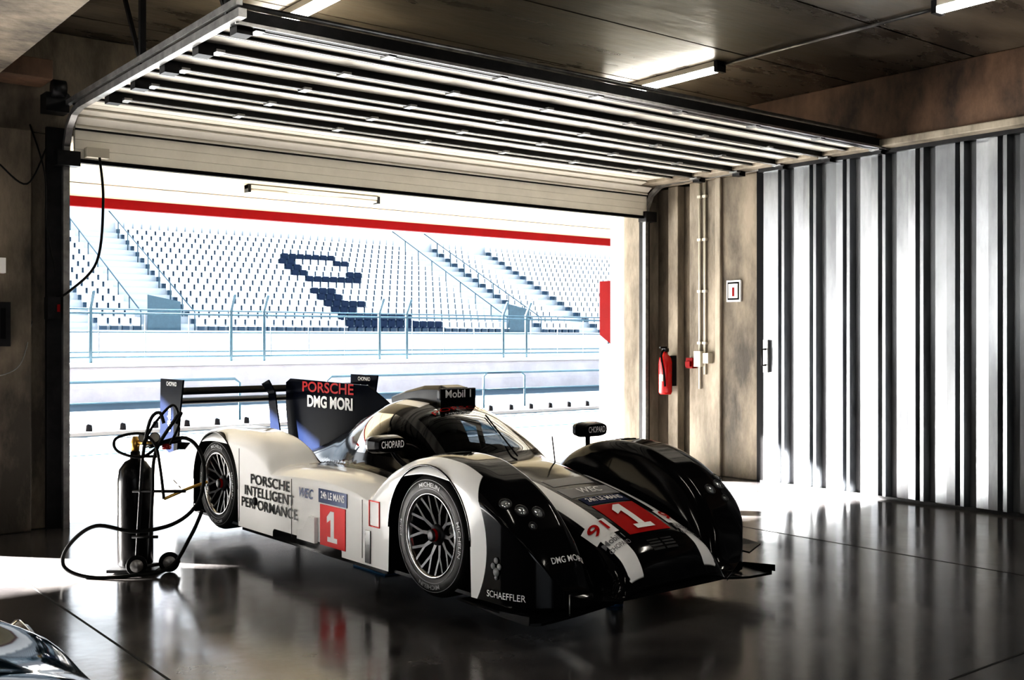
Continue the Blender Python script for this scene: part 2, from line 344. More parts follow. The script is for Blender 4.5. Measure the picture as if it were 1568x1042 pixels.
lamp(13.2,5.95,7.95,3.59,'canopy_lamp',True)
mb=MB(); mb.box((9.36,9.6,0),(9.7,9.88,3.6),'white'); mb.box((9.36,9.88,0),(9.7,10.08,1.5),'white'); mb.poly_prism([(9.36,9.88,1.5),(9.36,10.08,1.62),(9.36,10.08,2.3),(9.36,9.88,2.3)],(0.2,0,0),'red')
mb.build('exterior_fin_wall')
mb=MB(); mb.box((-20,27,0),(80,27.3,0.95),'pwall'); mb.box((-20,26.9,0),(80,27,0.35),'pwall'); mb.box((-20,26.95,0.88),(80,27.35,0.98),'wline')
mb.build('pit_wall')
mb=MB(); x=-2
while x<45:
    for dx in (0,0.95):
        mb.path([(x+dx,27.15,0.98),(x+dx,27.15,2.35),(x+dx,26.9,2.75)],0.045,'fence',6)
    x+=4.6
for z,r in ((1.12,0.03),(1.25,0.02),(1.75,0.015),(2.22,0.028),(2.32,0.02)): mb.tube((-2,27.15,z),(45,27.15,z),r,'fence',6)
x=-2
while x<45: mb.tube((x,27.15,1.1),(x,27.15,2.2),0.012,'fence',4); x+=1.15
mb.build('safety_fence')
mb=MB()
for xa in (3.5,10.6,14.6,20.5):
    xb=xa+5.2
    mb.path([(xa,19.6,0),(xa,19.6,0.72),(xa+0.1,19.6,0.80),(xb-0.1,19.6,0.80),(xb,19.6,0.72),(xb,19.6,0)],0.025,'fence',8)
    mb.tube((xa,19.6,0.42),(xb,19.6,0.42),0.015,'fence',8)
mb.build('pipe_barrier')
# grandstand
mb=MB(); SY=50.0; NR=16
mb.box((-5,SY-1.5,0),(75,SY-1.2,2.0),'stand'); mb.box((-5,SY-1.2,0),(75,SY,1.9),'stand')
for r in range(NR):
    mb.box((-5,SY+0.8*r,0),(75,SY+0.8*r+0.8,1.95+0.38*r),'stand')
mb.box((-5,SY+0.8*NR,0),(75,SY+0.8*NR+0.4,1.95+0.38*NR+1.4),'stand')
for x in range(-5,75,2): mb.box((x,SY+0.8*NR-0.2,1.95+0.38*NR+1.5),(x+0.7,SY+0.8*NR-0.1,1.95+0.38*NR+1.75),'fence')
def aisle(x,r):
    for c,w in ((14.4,0.8),(18.6,1.3),(40.3,1.3),(45.5,0.8),(62,1.3),(-2,1)):
        if abs(x-c)<w: return True
    return False
def blueseat(x,r):
    u=(x-28.0)
    if 7<=r<=11:
        if (r in (7,11)) and 0.6<u<4.2: return True
        if (r in (8,9,10)) and (0<u<1.0 or 3.8<u<4.8) and not (r==9 and u>3): return True
    if 0<=r<=5 and 0.3<u<1.9 : return True
    if 0<=r<=4 and 1.6<u<6.2-(r*1.1): return r in (0,1,3,4) 
    return False
for r in range(NR):
    zb=1.95+0.38*r; yb=SY+0.8*r
    x=3
    while x<62:
        if not aisle(x,r):
            k='seatb' if blueseat(x,r) else 'seatw'
            mb.box((x,yb+0.12,zb+0.26),(x+0.40,yb+0.5,zb+0.32),k)
            mb.box((x,yb+0.46,zb+0.30),(x+0.40,yb+0.52,zb+0.66),k)
            mb.box((x+0.04,yb+0.30,zb+0.03),(x+0.36,yb+0.45,zb+0.27),'seat_shade')  # dark blue block paints the bluish shade under each seat
        x+=0.52
for c in (18.6,40.3):
    mb.poly_prism([(c-0.8,SY+0.5,1.95),(c+0.8,SY+0.5,1.95),(c+0.8,SY+0.5,3.4),(c-0.8,SY+0.5,3.7)],(0,0.05,0),'fence')
    for s in (-1.3,1.3):
        mb.path([(c+s,SY,2.9),(c+s,SY+0.8*NR,2.9+0.38*NR)],0.03,'fence',6)
        for r in range(0,NR,2): mb.tube((c+s,SY+0.8*r,1.95+0.38*r),(c+s,SY+0.8*r,2.9+0.38*r),0.03,'fence',6)
mb.build('grandstand')

# ------------------------------------------------------------------ RACE CAR
LIFT=0.08
car=empty('race_car',(4.33,5.10,LIFT),(0,0,math.radians(-90+1.2)))
Ff=pch([(-1.0,.20),(-.75,.40),(-.58,.60),(-.42,.71),(-.2,.785),(0,.81),(.2,.795),(.42,.725),(.6,.62),(.74,.48),(.84,.32),(.92,.14),(1.0,.05)])
Fr=pch([(-1.7,.2),(-1.88,.52),(-2.05,.68),(-2.3,.755),(-2.6,.785),(-2.87,.79),(-3.15,.765),(-3.4,.69),(-3.58,.58),(-3.7,.45)])
Dk=pch([(1.05,.10),(.9,.12),(.6,.20),(.3,.27),(0,.33),(-.4,.46),(-.8,.57),(-1.2,.60),(-1.8,.58),(-2.3,.53),(-3,.48),(-3.7,.42)])
Nz=pch([(1.04,.15),(1.0,.26),(.94,.335),(.75,.43),(.5,.52),(.2,.595),(0,.635),(-.3,.685),(-.6,.70),(-1.0,.62),(-1.6,.3)])
Cz=pch([(-.05,.2),(-.25,.60),(-.42,.72),(-.65,.865),(-.9,.985),(-1.15,1.045),(-1.4,1.055),(-1.7,.985),(-2.05,.84),(-2.45,.69),(-2.8,.59),(-3.1,.54),(-3.7,.46)])
Cw=pch([(-.2,.36),(-.45,.50),(-.8,.57),(-1.2,.585),(-1.6,.54),(-2.1,.42),(-2.8,.30),(-3.7,.22)])
Wf=pch([(-3.7,.90),(-3.5,.945),(.4,.945),(.62,.925),(.78,.87),(.88,.76),(.96,.58),(1.04,.42)])
def H(a,b):
    B=abs(b)
    z=Dk(a)
    if B>.78: z-=.06*((B-.78)/.165)**2
    def fend(F):
        qi=max(0,(.60-B)/.17); 
        if qi>=1: return 0
        zi=F*math.sqrt(1-qi*qi) if qi>0 else F
        qo=max(0,(B-.76)/.19)
        return zi-0.13*(1-math.sqrt(max(0,1-qo*qo)))*min(1,F/.3)
    z=smax(z,fend(Ff(a)),.05) if a>-1.1 else z
    z=smax(z,fend(Fr(a)),.05) if a<-1.6 else z
    q=B/.43
    if q<1: z=smax(z,(Nz(a)-.02*q*q)*(1-q**6)**(1/3.),.05)
    q=B/Cw(a)
    if q<1 and a<-.04:
        c=Cz(a); z=smax(z,.40+(c-.40)*(1-q**2.5)**(1/2.1) if c>.4 else c,.06)
    return z
def zlow(a):
    for a0,R in ((0,.405),(-2.87,.405)):
        d=abs(a-a0)
        if d<R: return .355+math.sqrt(R*R-d*d)
    if a<-3.3: return .16
    return .085
def rbox(x,x0,x1): return min(x-x0,x1-x)
def wmask(a,b,z):
    s=-1
    s=max(s,min(b-.845,.535-math.hypot(a,z-.355)))
    s=max(s,min(b-.66,-a-.16-(0.945-b)*0.8,a+.95,b-Cw(a)-.03))
    s=max(s,min(b-max(Cw(a)+.03,.66),-.62-a,z-.14,a+1.95))
    s=max(s,min(b-.56,-1.90-a))
    for sg in (1,-1):
        s=max(s,min(.052-abs(b*sg-.265-0.03*a),a-.05,1.02-a))
    s=max(s,min(.045-abs(abs(b)-.20),rbox(a,-1.40,-1.10)))
    return s
def gmask(a,b,z):
    B=abs(b)
    if a<-1.75 or a>-.2: return -1
    pil=.40-( -a-.42)*0.12
    s=min(z-.735-0.0*B, rbox(a,-.99,-.30), pil-B)
    s2=min(z-.69, .955-z+0.0, rbox(a,-1.52,-.62), B-pil-.05, z-(.60+( a+1.5)*0.12))
    s2=min(s2,(z-.70)+0.9*(-.55-a))
    return max(s,s2)
NA=400; a0=-3.70; a1=1.04
us=[-1+2*j/150 for j in range(151)]
def bs(u): return math.copysign(math.sin(abs(u)*math.pi/2)*0.35+abs(u)*0.65,u)
NS=14
vs=[];wm=[];gm=[]
for i in range(NA+1):
    a=a0+(a1-a0)*i/NA; W=Wf(a); zl=zlow(a)
    row=[]
    ze=H(a,W); zl=min(zl,ze-.005)
    for j in range(NS): row.append((W,zl+(ze-zl)*j/NS))
    for u in us[::-1]:
        b=W*bs(u); row.append((b,H(a,b)))
    for j in range(NS-1,-1,-1): row.append((-W,zl+(ze-zl)*j/NS))
    ncol=len(row)
    for b,z in row: vs.append((a,-b,z)); wm.append(wmask(a,b,z)); gm.append(gmask(a,b,z))
fs=[]
for i in range(NA):
    for j in range(ncol-1):
        p=i*ncol+j; fs.append((p,p+1,p+ncol+1,p+ncol))
me=bpy.data.meshes.new('body_shell'); me.from_pydata(vs,[],fs); me.update(); me.materials.append(M['body'])
me.polygons.foreach_set('use_smooth',[True]*len(fs))
for nm,dat in (('wmask',wm),('gmask',gm)):
    at=me.attributes.new(nm,'FLOAT','POINT'); at.data.foreach_set('value',dat)
ob=bpy.data.objects.new('body_shell',me); scene.collection.objects.link(ob); ob.parent=car
mb=MB()
pts=[(-3.6,-.70),(-3.4,-.88),(-3.29,-.90),(.7,-.90),(.85,-.80),(.95,-.5),(.95,.5),(.85,.80),(.7,.90),(-3.29,.90),(-3.4,.88),(-3.6,.70)]
mb.poly_prism([(x,y,.07) for x,y in pts],(0,0,.02),'carbon')
for a0_ in (0,-2.87):
    for s in (-1,1):
        arc=[]
        for k in range(33):
            t=math.pi*k/32; arc.append((a0_+.40*math.cos(t),.355+.40*math.sin(t)))
        arc=[(a0_+.40,.09)]+arc+[(a0_-.40,.09)]
        v=[];f=[]
        for x,z in arc: v+=[(x,s*.94,z),(x,s*.56,z)]
        for k in range(len(arc)-1): f.append((2*k,2*k+1,2*k+3,2*k+2))
        mb.add(v,f,'blk',True)
        mb.add([(x,s*.56,z) for x,z in arc],[tuple(range(len(arc)))],'blk')
        mb.path([(x,s*.944,z) for x,z in [(a0_+.403*math.cos(math.pi*k/40),.355+.403*math.sin(math.pi*k/40)) for k in range(41)]],0.006,'carbon',6)
tp=[]
for j in range(41):
    b=-.90+1.8*j/40; tp.append((-3.70,-b,H(-3.70,b)))
v=[];f=[]
for p in tp: v+=[p,(p[0],p[1],.16)]
for k in range(40): f.append((2*k,2*k+1,2*k+3,2*k+2))
mb.add(v,f,'carbon')
tp=[]
for j in range(21):
    b=-.42+.84*j/20; tp.append((1.04,-b,H(1.04,b)))
v=[];f=[]
for p in tp: v+=[p,(p[0]-.04,p[1],.085)]
for k in range(20): f.append((2*k,2*k+1,2*k+3,2*k+2))
mb.add(v,f,'black')
mb.build('underbody',car)
# splitter
mb=MB()
fr=[(.30,-.95,.05),(.70,-.985,.045),(.93,-.985,.04),(.97,-.93,.04),(.98,-.70,.05),(1.02,-.50,.08),(1.05,-.30,.115),(1.06,0,.12),(1.05,.30,.115),(1.02,.50,.08),(.98,.70,.05),(.97,.93,.04),(.93,.985,.04),(.70,.985,.045),(.30,.95,.05)]
n=len(fr); vv=[(x,y,z) for x,y,z in fr]+[(x,y,z+.014) for x,y,z in fr]+[(.3,y*.98,.055) for x,y,z in fr]
ff=[]
for k in range(n-1):
    ff+=[(k,k+1,n+k+1,n+k),(n+k,n+k+1,2*n+k+1,2*n+k),(k,k+1,2*n+k+1,2*n+k)]
mb.add(vv,ff,'carbon')
for s in (-1,1):
    mb.poly_prism([(.70,s*.975,.05),(.95,s*.985,.05),(.95,s*.985,.09),(.70,s*.975,.07)],(0,s*.006,0),'carbon')
    mb.box((-2.42,s*.90-.03,.06),(-.44,s*.90+.045,.10),'carbon')
mb.tube((.95,-.72,.05),(.95,-.72,.16),.004,'steel',6)
s=1
mb.poly_prism([(.40,s*.90,.20),(.62,s*.90,.16),(.84,s*.88,.155),(.74,s*1.12,.165),(.45,s*1.10,.20)],(0,0,.01),'carbon')
mb.tube((.62,s*1.0,.05),(.62,s*1.0,.17),.006,'carbon',6)
mb.poly_prism([(1.03,-.36,.14),(1.03,.36,.14),(1.045,.30,.155),(1.045,-.30,.155)],(.004,0,0),'blk')
for k in range(4):
    a=.90+k*.018; 
    for b0 in (-.10,0.005):
        mb.add([(a,b0,H(a,b0)+.003),(a,b0+.09,H(a,b0+.09)+.003),(a+.010,b0+.09,H(a+.010,b0+.09)+.003),(a+.010,b0,H(a+.010,b0)+.003)],[(0,1,2,3)],'dsteel')
mb.build('front_splitter',car)

def top(a,b,o=.004): return Vector((a,-b,H(a,b)+o))
def patch(mb,a0_,a1_,b0_,b1_,k,o=.003,n=10):
    v=[];f=[]
    for i in range(n+1):
        for j in range(n+1):
            v.append(top(a0_+(a1_-a0_)*i/n,b0_+(b1_-b0_)*j/n,o))
    for i in range(n):
        for j in range(n): p=i*(n+1)+j; f.append((p,p+1,p+n+2,p+n+1))
    mb.add(v,f,k,True)
mb=MB()
patch(mb,.53,.84,-.165,.165,'cred'); patch(mb,.42,.515,-.17,.17,'cblue'); patch(mb,.27,.40,-.20,.20,'cgrey',.002)
patch(mb,.10,.22,-.16,.18,'cgrey',.002)
nt=lambda a,b,o: (lambda u,v: top(a-v,b-u,o))
add_one(mb,.17,.25,nt(.685,0,.010),'nwhite')
add_text(mb,'24h LE MANS',.065,nt(.467,0,.008),'nwhite',width=.28,bold=.02)
add_text(mb,'WEC',.10,nt(.335,0,.008),'nwhite',width=.18,shear=.3)
for sg in (1,-1):
    patch(mb,.66,.79,sg*.285-.085,sg*.285+.085,'nwhite',.004)
    add_text(mb,'91',.11,nt(.725,sg*.285,.012),'cred',width=.12,bold=.015)
    add_text(mb,'Mobil 1',.055,nt(.835,sg*.285,.008),'cgrey',width=.15,bold=.02)
    add_text(mb,'CHOPARD',.04,nt(.885,sg*.285,.008),'cgrey',width=.15,bold=.01)
add_text(mb,'PORSCHE',.07,nt(-.93,0,.008),'cred',width=.50,bold=.0)
st=lambda a,b,k,o: (lambda u,v: top(a-v*k,b-u,o))
add_text(mb,'DMG MORI',.06,st(.845,.64,.35,.01),'nwhite',width=.22,bold=.02)
YS=-.949
sd=lambda a,z: (lambda u,v: Vector((a+u,YS-.002,z+v)))
def srect(a0_,a1_,z0,z1,k,o=0): mb.box((a0_,YS-.001-o,z0),(a1_,YS+.004,z1),k)
srect(-1.22,-.90,.13,.395,'cred'); srect(-1.24,-.88,.405,.495,'cblue')
add_one(mb,.15,.20,sd(-1.06,.262),'nwhite')
add_text(mb,'24h LE MANS',.065,sd(-1.06,.455),'nwhite',width=.30,bold=.02)
add_text(mb,'PORSCHE',.10,sd(-1.94,.455),'blk',width=.60,bold=.01)
add_text(mb,'INTELLIGENT',.10,sd(-1.96,.365),'blk',width=.76,bold=.01)
add_text(mb,'PERFORMANCE',.10,sd(-1.96,.275),'blk',width=.86,bold=.01)
add_text(mb,'WEC',.09,sd(-1.42,.44),'cblue',width=.20,shear=.3,bold=.02)
for (a_,b_,z0,z1) in ((-.62,-.50,.33,.49),):
    for (p,q,r,s_) in ((a_,b_,z0,z0+.006),(a_,b_,z1-.006,z1),(a_,a_+.006,z0,z1),(b_-.006,b_,z0,z1)): srect(p,q,r,s_,'cred')
mb.tube((-2.17,YS+.002,.30),(-2.17,YS-.006,.30),.03,'blk',16)
sf=lambda a,z: (lambda u,v: Vector((a+u,-(Wf(a+u)+.008),z+v)))
add_text(mb,'SCHAEFFLER',.05,sf(.665,.130),'nwhite',width=.24,bold=.01)
for (da,dz,r) in ((0,0,.024),(-.022,.03,.017),(.022,.03,.017),(0,.06,.017),(0,-.03,.012)):
    mb.lathe([(0,0),(r,0),(r,.003),(0,.004)],(.61+da,-(Wf(.61+da)+.004),.25+dz),(0,-1,0),'cgrey',12)
mb.build('livery_decals',car)
mb=MB()
mb.poly_prism([(-1.50,-.945,.13),(-1.26,-.945,.13),(-1.26,-.945,.30),(-1.34,-.945,.30),(-1.42,-.945,.20),(-1.50,-.945,.19)],(0,-.025,0),'cwhite')
mb.box((-.66,-.952,.10),(-.60,-.93,.30),'carbon')
for a_ in (-.70,-1.62,-2.44): mb.box((a_-.002,-.9475,.12),(a_+.002,-.94,H(a_,.945)-.01),'blk')
mb.build('side_trim',car)
mb=MB()
def nrm(a,b):
    e=.01; da=(H(a+e,b)-H(a-e,b))/(2*e); db=(H(a,b+e)-H(a,b-e))/(2*e)
    return Vector((-da,db,1)).normalized()
for sg in (1,-1):
    for (a,b,r) in ((.60,.86,.028),(.66,.80,.031),(.68,.70,.031),(.73,.78,.018)):
        n_=nrm(a,sg*b); p=top(a,sg*b,0)-n_*.004
        mb.lathe([(r+.008,0),(r+.008,.008),(r,.010),(r*.9,.004)],p,n_,'rim',24)
        mb.lathe([(r*.9,.004),(r*.7,.008),(r*.35,.012),(0,.013)],p,n_,'lens',24)
mb.build('headlights',car)
fin=[(-1.75,0,H(-1.75,0)-.02),(-1.98,0,1.04),(-2.16,0,1.115),(-3.42,0,1.135),(-3.50,0,1.10),(-3.50,0,.86),(-3.42,0,.46),(-2.8,0,.55),(-2.4,0,.66),(-2.0,0,.82)]
mb=MB(); mb.poly_prism([(x,-.010,z) for x,y,z in fin],(0,.02,0),'navy')
fn=lambda a,z: (lambda u,v: Vector((a+u,-.014,z+v)))
add_text(mb,'PORSCHE',.12,fn(-2.78,1.07),'cred',width=.84,bold=.02)
add_text(mb,'DMG MORI',.13,fn(-2.74,.95),'nwhite',width=.74,bold=.04)
mb.build('shark_fin',car)
mb=MB()
sn=[(-.98,.045),(-1.0,.09),(-1.08,.105),(-1.30,.095),(-1.55,.05),(-1.75,.0)]
for k in range(len(sn)-1):
    (xa,ha),(xb,hb)=sn[k],sn[k+1]; wa=.15-.02*k; wb=.15-.02*(k+1)
    def ring(x,h,w): return [(x,-w,1.0),(x,-w,1.045+h*.75),(x,-w*.7,1.05+h),(x,w*.7,1.05+h),(x,w,1.045+h*.75),(x,w,1.0)]
    v=ring(xa,ha,wa)+ring(xb,hb,wb); mb.add(v,[(j,j+1,6+j+1,6+j) for j in range(5)],'carbon')
    if k==0: mb.add(ring(xa,ha,wa),[tuple(range(6))],'carbon')
mb.box((-1.0,-.15,1.055),(-.975,.15,1.135),'carbon')
add_text(mb,'Mobil 1',.075,(lambda u,v: Vector((-.972,u,1.095+v))),'nwhite',width=.22,bold=.02)
mb.build('roof_intake',car,bevel=.006)
for s,nm in ((-1,'mirror_near'),(1,'mirror_far')):
    mb=MB()
    ring=[]
    for x,w,h in ((-.62,.115,.05),(-.58,.125,.056),(-.52,.11,.050),(-.49,.10,.042)):
        ring.append([(x,s*.86+w*math.copysign(abs(math.cos(t))**.5,math.cos(t)),.83+h*math.copysign(abs(math.sin(t))**.6,math.sin(t))) for t in [2*math.pi*k/24 for k in range(24)]])
    v=[p for r in ring for p in r]; f=[(i*24+j,i*24+(j+1)%24,(i+1)*24+(j+1)%24,(i+1)*24+j) for i in range(3) for j in range(24)]
    f+=[tuple(range(24)),tuple(72+j for j in range(24))]
    mb.add(v,f,'carbon',False)
    mb.path(crs([(-.55,s*.83,.80),(-.52,s*.80,.74),(-.45,s*.74,.66)]),[.018]*17,'carbon',8)
    if s<0: mb.path(crs([(-.60,s*.75,.82),(-.66,s*.62,.80),(-.70,s*.52,.76)]),[.012]*17,'carbon',8)
    add_text(mb,'CHOPARD',.06,(lambda u,v: Vector((-.487,s*.86+u*.9,.832+v))) ,'nwhite',width=.18,bold=.02)
    mb.build(nm,car)
mb=MB()
for s in (-1,1):
    mb.poly_prism([(-3.50,s*.93,1.14),(-3.98,s*.93,1.14),(-4.0,s*.93,.60),(-3.80,s*.93,.52),(-3.62,s*.93,.56),(-3.56,s*.93,.9)],(0,s*.014,0),'navy')
    mb.poly_prism([(-3.40,s*.80,.62),(-3.75,s*.93,.62),(-3.75,s*.93,.56),(-3.40,s*.80,.56)],(0,s*.02,0),'carbon')
add_text(mb,'CHOPARD',.05,(lambda u,v: Vector((-3.73+u,-.948,1.10+v))),'nwhite',width=.22)
add_text(mb,'adidas',.09,(lambda u,v: Vector((-3.78-v,-.948,.80+u))),'nwhite',width=.2)
add_text(mb,'CHOPARD',.05,(lambda u,v: Vector((-3.73+u,.925,1.10+v))),'nwhite',width=.22)
add_text(mb,'N',.22,(lambda u,v: Vector((-3.73+u,.925,.96+v))),'nwhite',width=.15)
def foil(x0,z0,ch,ang,th):
    P=[]
    for k in range(13):
        t=k/12; P.append((t*ch, th*(1.4*math.sqrt(t)*(1-t))+0.0))
    for k in range(12,-1,-1):
        t=k/12; P.append((t*ch,-th*.9*math.sqrt(t)*(1-t)*1.4-.05*ch*math.sin(math.pi*t)))
    ca,sa=math.cos(ang),math.sin(ang)
    return [(x0-(x*ca-z*sa),-.925,z0+x*sa+z*ca) for x,z in P]
mb.poly_prism(foil(-3.60,.945,.27,.12,.03),(0,1.85,0),'navy')
mb.poly_prism(foil(-3.86,1.0,.13,.45,.015),(0,1.85,0),'navy')
for y in (-.12,.12): mb.poly_prism([(-3.35,y,.50),(-3.55,y,.50),(-3.62,y,1.0),(-3.75,y,1.08),(-3.62,y,1.12),(-3.50,y,1.02)],(0,.012,0),'navy')
mb.build('rear_wing',car)
mb=MB()
mb.box((-4.0,-.85,.12),(-3.5,.85,.17),'carbon')
for y in (-.8,-.5,-.2,.2,.5,.8): mb.box((-3.98,y-.006,.10),(-3.4,y+.006,.36),'carbon')
mb.box((-3.9,-.12,.2),(-3.4,.12,.42),'carbon')
for s in (-1,1):
    mb.poly_prism([(-3.3,s*.93,.16),(-3.72,s*.93,.30),(-3.95,s*.93,.28),(-3.95,s*.93,.12),(-3.3,s*.93,.10)],(0,s*.012,0),'carbon')
mb.build('rear_diffuser',car)
mb=MB()
mb.box((-1.5,-.42,.25),(-.4,.42,.30),'blk')
mb.path(crs([(-1.35,.16,.35),(-1.42,.16,.6),(-1.5,.16,.82)]),[.16]*17,'carbon',12)
mb.lathe([(0,-.05),(.09,-.05),(.12,0),(.10,.06),(0,.08)],(-1.40,.16,.84),(1,0,0),'dsteel',20)
mb.path([( -.80+.03*math.sin(t),.16+.13*math.cos(t),.66+.08*math.sin(t)) for t in [2*math.pi*k/20 for k in range(20)]],.014,'blk',8,closed=True)
mb.path([(-1.2,-.45,.5),(-1.25,-.38,.85),(-1.3,0,1.0),(-1.25,.38,.85),(-1.2,.45,.5)],.022,'dsteel',10)
mb.build('cockpit_interior',car)
mb=MB()
mb.path([top(-.36,-.02,.012),top(-.6,-.06,.012),top(-.80,-.10,.012)],.005,'blk',6)
mb.path([(-.25,.25,H(-.25,-.25)),(-.28,.25,H(-.25,-.25)+.17)],.005,'blk',6)
mb.build('wiper',car)
mb=MB()
for s in (1,-1):
    for k in range(7):
        a=-.02-k*.05; b=s*.69
        mb.box((a,-b-.06,H(a,b)-.002),(a+.022,-b+.06,H(a,b)+.005),'blk')
mb.build('fender_louvres',car)
def wheel(nm,a,s,wd=.31):
    mb=MB(); yo=s*.925; ax=(0,s,0); c=(a,yo,.355)
    pr=[(.235,-.005),(.255,.0),(.29,.006),(.325,-.004),(.345,-.02),(.355,-.045),(.355,-wd+.045),(.345,-wd+.02),(.30,-wd),(.235,-wd)]
    mb.lathe(pr,c,ax,'tyre',72)
    mb.lathe([(.243,-.012),(.243,.002),(.236,.004),(.228,-.004),(.222,-.03)],c,ax,'lip',72)
    mb.lathe([(.222,-.03),(.215,-.10),(.21,-.28)],c,ax,'rim',72)
    mb.lathe([(0,-.16),(.17,-.16),(.17,-.18)],c,ax,'disc',48)
    mb.lathe([(0,-.19),(.225,-.19)],c,ax,'blk',48)
    mb.lathe([(.062,-.09),(.062,-.045),(.045,-.035),(.035,-.03),(.035,-.005),(.02,.0),(0,.0)],c,ax,'dsteel',32)
    mb.lathe([(.036,-.03),(.036,-.012)],c,ax,'cred' if s<0 else 'cblue',24)
    def P(r,t,h): return Vector((a+r*math.cos(t),yo+s*h,.355+r*math.sin(t)))
    def seg(r0,t0,w0,h0,r1,t1,w1,h1,dp=.03):
        p,q=P(r0,t0,h0),P(r1,t1,h1); d=(q-p).normalized(); n=Vector((0,s,0)).cross(d).normalized(); dn=Vector((0,-s*dp,0))
        v=[p+n*w0,p-n*w0,q-n*w1,q+n*w1]; mb.add(v+[x+dn for x in v],[(0,1,2,3),(0,1,5,4),(1,2,6,5),(2,3,7,6),(3,0,4,7)],'rim')
    for k in range(10):
        t=2*math.pi*k/10
        seg(.05,t,.013,-.055,.13,t,.010,-.035); seg(.125,t,.008,-.037,.226,t+.17,.008,-.010,.025); seg(.125,t,.008,-.037,.226,t-.17,.008,-.010,.025)
    for k,(tx,ang) in enumerate((('MICHELIN',1.57),('MICHELIN',-1.57),('31/71-18',3.1),('MICHELIN',0.05))):
        def fn2(u,v,ang=ang): 
            r=.29+v; t=ang-u/.29
            if s>0: t=ang+u/.29
            return P(r,t,.0085)
        add_text(mb,tx,.035 if k!=2 else .022,fn2,'cgrey',bold=.01,width=.2 if k!=2 else .1)
    ring=lambda r: [P(r,2*math.pi*j/72,.004) for j in range(72)]
    mb.path(ring(.268),.0015,'cgrey',4,closed=True); mb.path(ring(.318),.0015,'cgrey',4,closed=True)
    mb.build(nm,car)
wheel('wheel_1',0,-1);wheel('wheel_2',0,1);wheel('wheel_3',-2.87,-1);wheel('wheel_4',-2.87,1)
mb=MB()
for (a,b) in ((-1.15,.55),(-1.15,-.55),(.55,0),(-3.3,.0)):
    mb.tube((a,-b,-.06),(a,-b,.09),.022,'chrome',16); mb.lathe([(0,-.08),(.05,-.08),(.05,-.06),(.025,-.05),(0,-.05)],(a,-b,0),(0,0,1),'shw',20)
mb.box((-1.35,-.62,-.08),(-.95,-.50,-.07),'shw')
mb.build('air_jacks',car)

# ------------------------------------------------------------------ air bottle trolley
tr=empty('air_cylinder_trolley',(2.50,7.15,0),(0,0,math.radians(-38)))
mb=MB()
mb.lathe([(0,.02),(.09,.02),(.115,.05),(.115,.60),(.105,.68),(.07,.73),(.035,.75),(.03,.80),(0,.80)],(-.08,.05,.0),(0,0,1),'bottle',36)
mb.lathe([(0,.80),(.025,.80),(.03,.86),(.015,.90),(0,.90)],(-.08,.05,0),(0,0,1),'gold',16)
mb.build('gas_bottle',tr)
mb=MB()
for s in (0,.16):
    mb.path(crs([(-.02+s*.5,-.10,.10),(.0+s*.5,-.09,.5),(.02+s*.5,-.09,.80),(.07+s,-.10,1.02),(.13+s*.9,-.10,1.07),(.16+s*.5,-.10,1.0)]),.012,'dsteel',8)
mb.tube((-.05,-.10,.25),(.12,-.10,.25),.010,'dsteel'); mb.tube((-.05,-.09,.55),(.30,-.09,.55),.010,'dsteel'); mb.tube((-.05,-.09,.78),(.12,-.09,.78),.010,'dsteel')
mb.box((-.22,-.10,.01),(.10,.16,.03),'dsteel')
mb.path([(-.02,-.10,.10),(.0,-.10,.05),(.22,.05,.06)],.012,'dsteel',8)
for (x,y) in ((-.01,-.13),(.17,-.02)):
    mb.lathe([(.03,-.02),(.062,-.02),(.068,0),(.062,.02),(.03,.02)],(x,y,.068),(.35,-.94,0),'blk',28)
    mb.lathe([(0,-.022),(.042,-.022),(.042,.022),(0,.024)],(x,y,.068),(.35,-.94,0),'steel',20)
mb.build('trolley_frame',tr)
mb=MB()
mb.tube((-.08,.05,.86),(.12,-.03,.86),.016,'gold'); mb.tube((.0,.0,.84),(.25,-.03,.88),.014,'dsteel')
for (x,y,z) in ((-.0,-.02,.90),(.08,-.04,.90)):
    mb.lathe([(0,-.015),(.035,-.015),(.035,.012),(.03,.014),(0,.014)],(x,y,z),(.3,-.95,.1),'dsteel',24); mb.lathe([(0,.0145),(.03,.0145)],(x,y,z),(.3,-.95,.1),'beige',24)
mb.lathe([(0,0),(.02,0),(.02,.05),(0,.05)],(.13,-.03,.84),(1,0,0),'extred',12)
mb.build('pressure_regulator',tr)
mb=MB()
mb.path(crs([(.12,-.03,.86),(.02,-.12,.78),(-.14,-.12,.82),(-.16,-.08,.90),(.0,-.08,.93),(.10,-.10,.86),(.14,-.12,.72),(.16,-.10,.5)]),.010,'cable',8)
mb.path(crs([(.05,-.06,.84),(.30,-.08,.90),(.42,-.10,.75),(.40,-.12,.50),(.25,-.14,.35),(.0,-.18,.30),(-.25,-.2,.34),(-.42,-.2,.22),(-.46,-.2,.08),(-.30,-.22,.013),(-.05,-.2,.013),(.2,-.12,.05),(.33,-.08,.25),(.40,-.05,.42)]),.013,'cable',8)
mb.path(crs([(.16,-.1,.5),(.30,-.05,.56),(.42,.0,.60)]),.010,'gold',8)
mb.path(crs([(.02,-.10,.86),(.10,-.10,1.0),(.22,-.10,1.12),(.26,-.10,1.0),(.20,-.10,.86)]),.009,'cable',8)
mb.build('air_hose',tr)

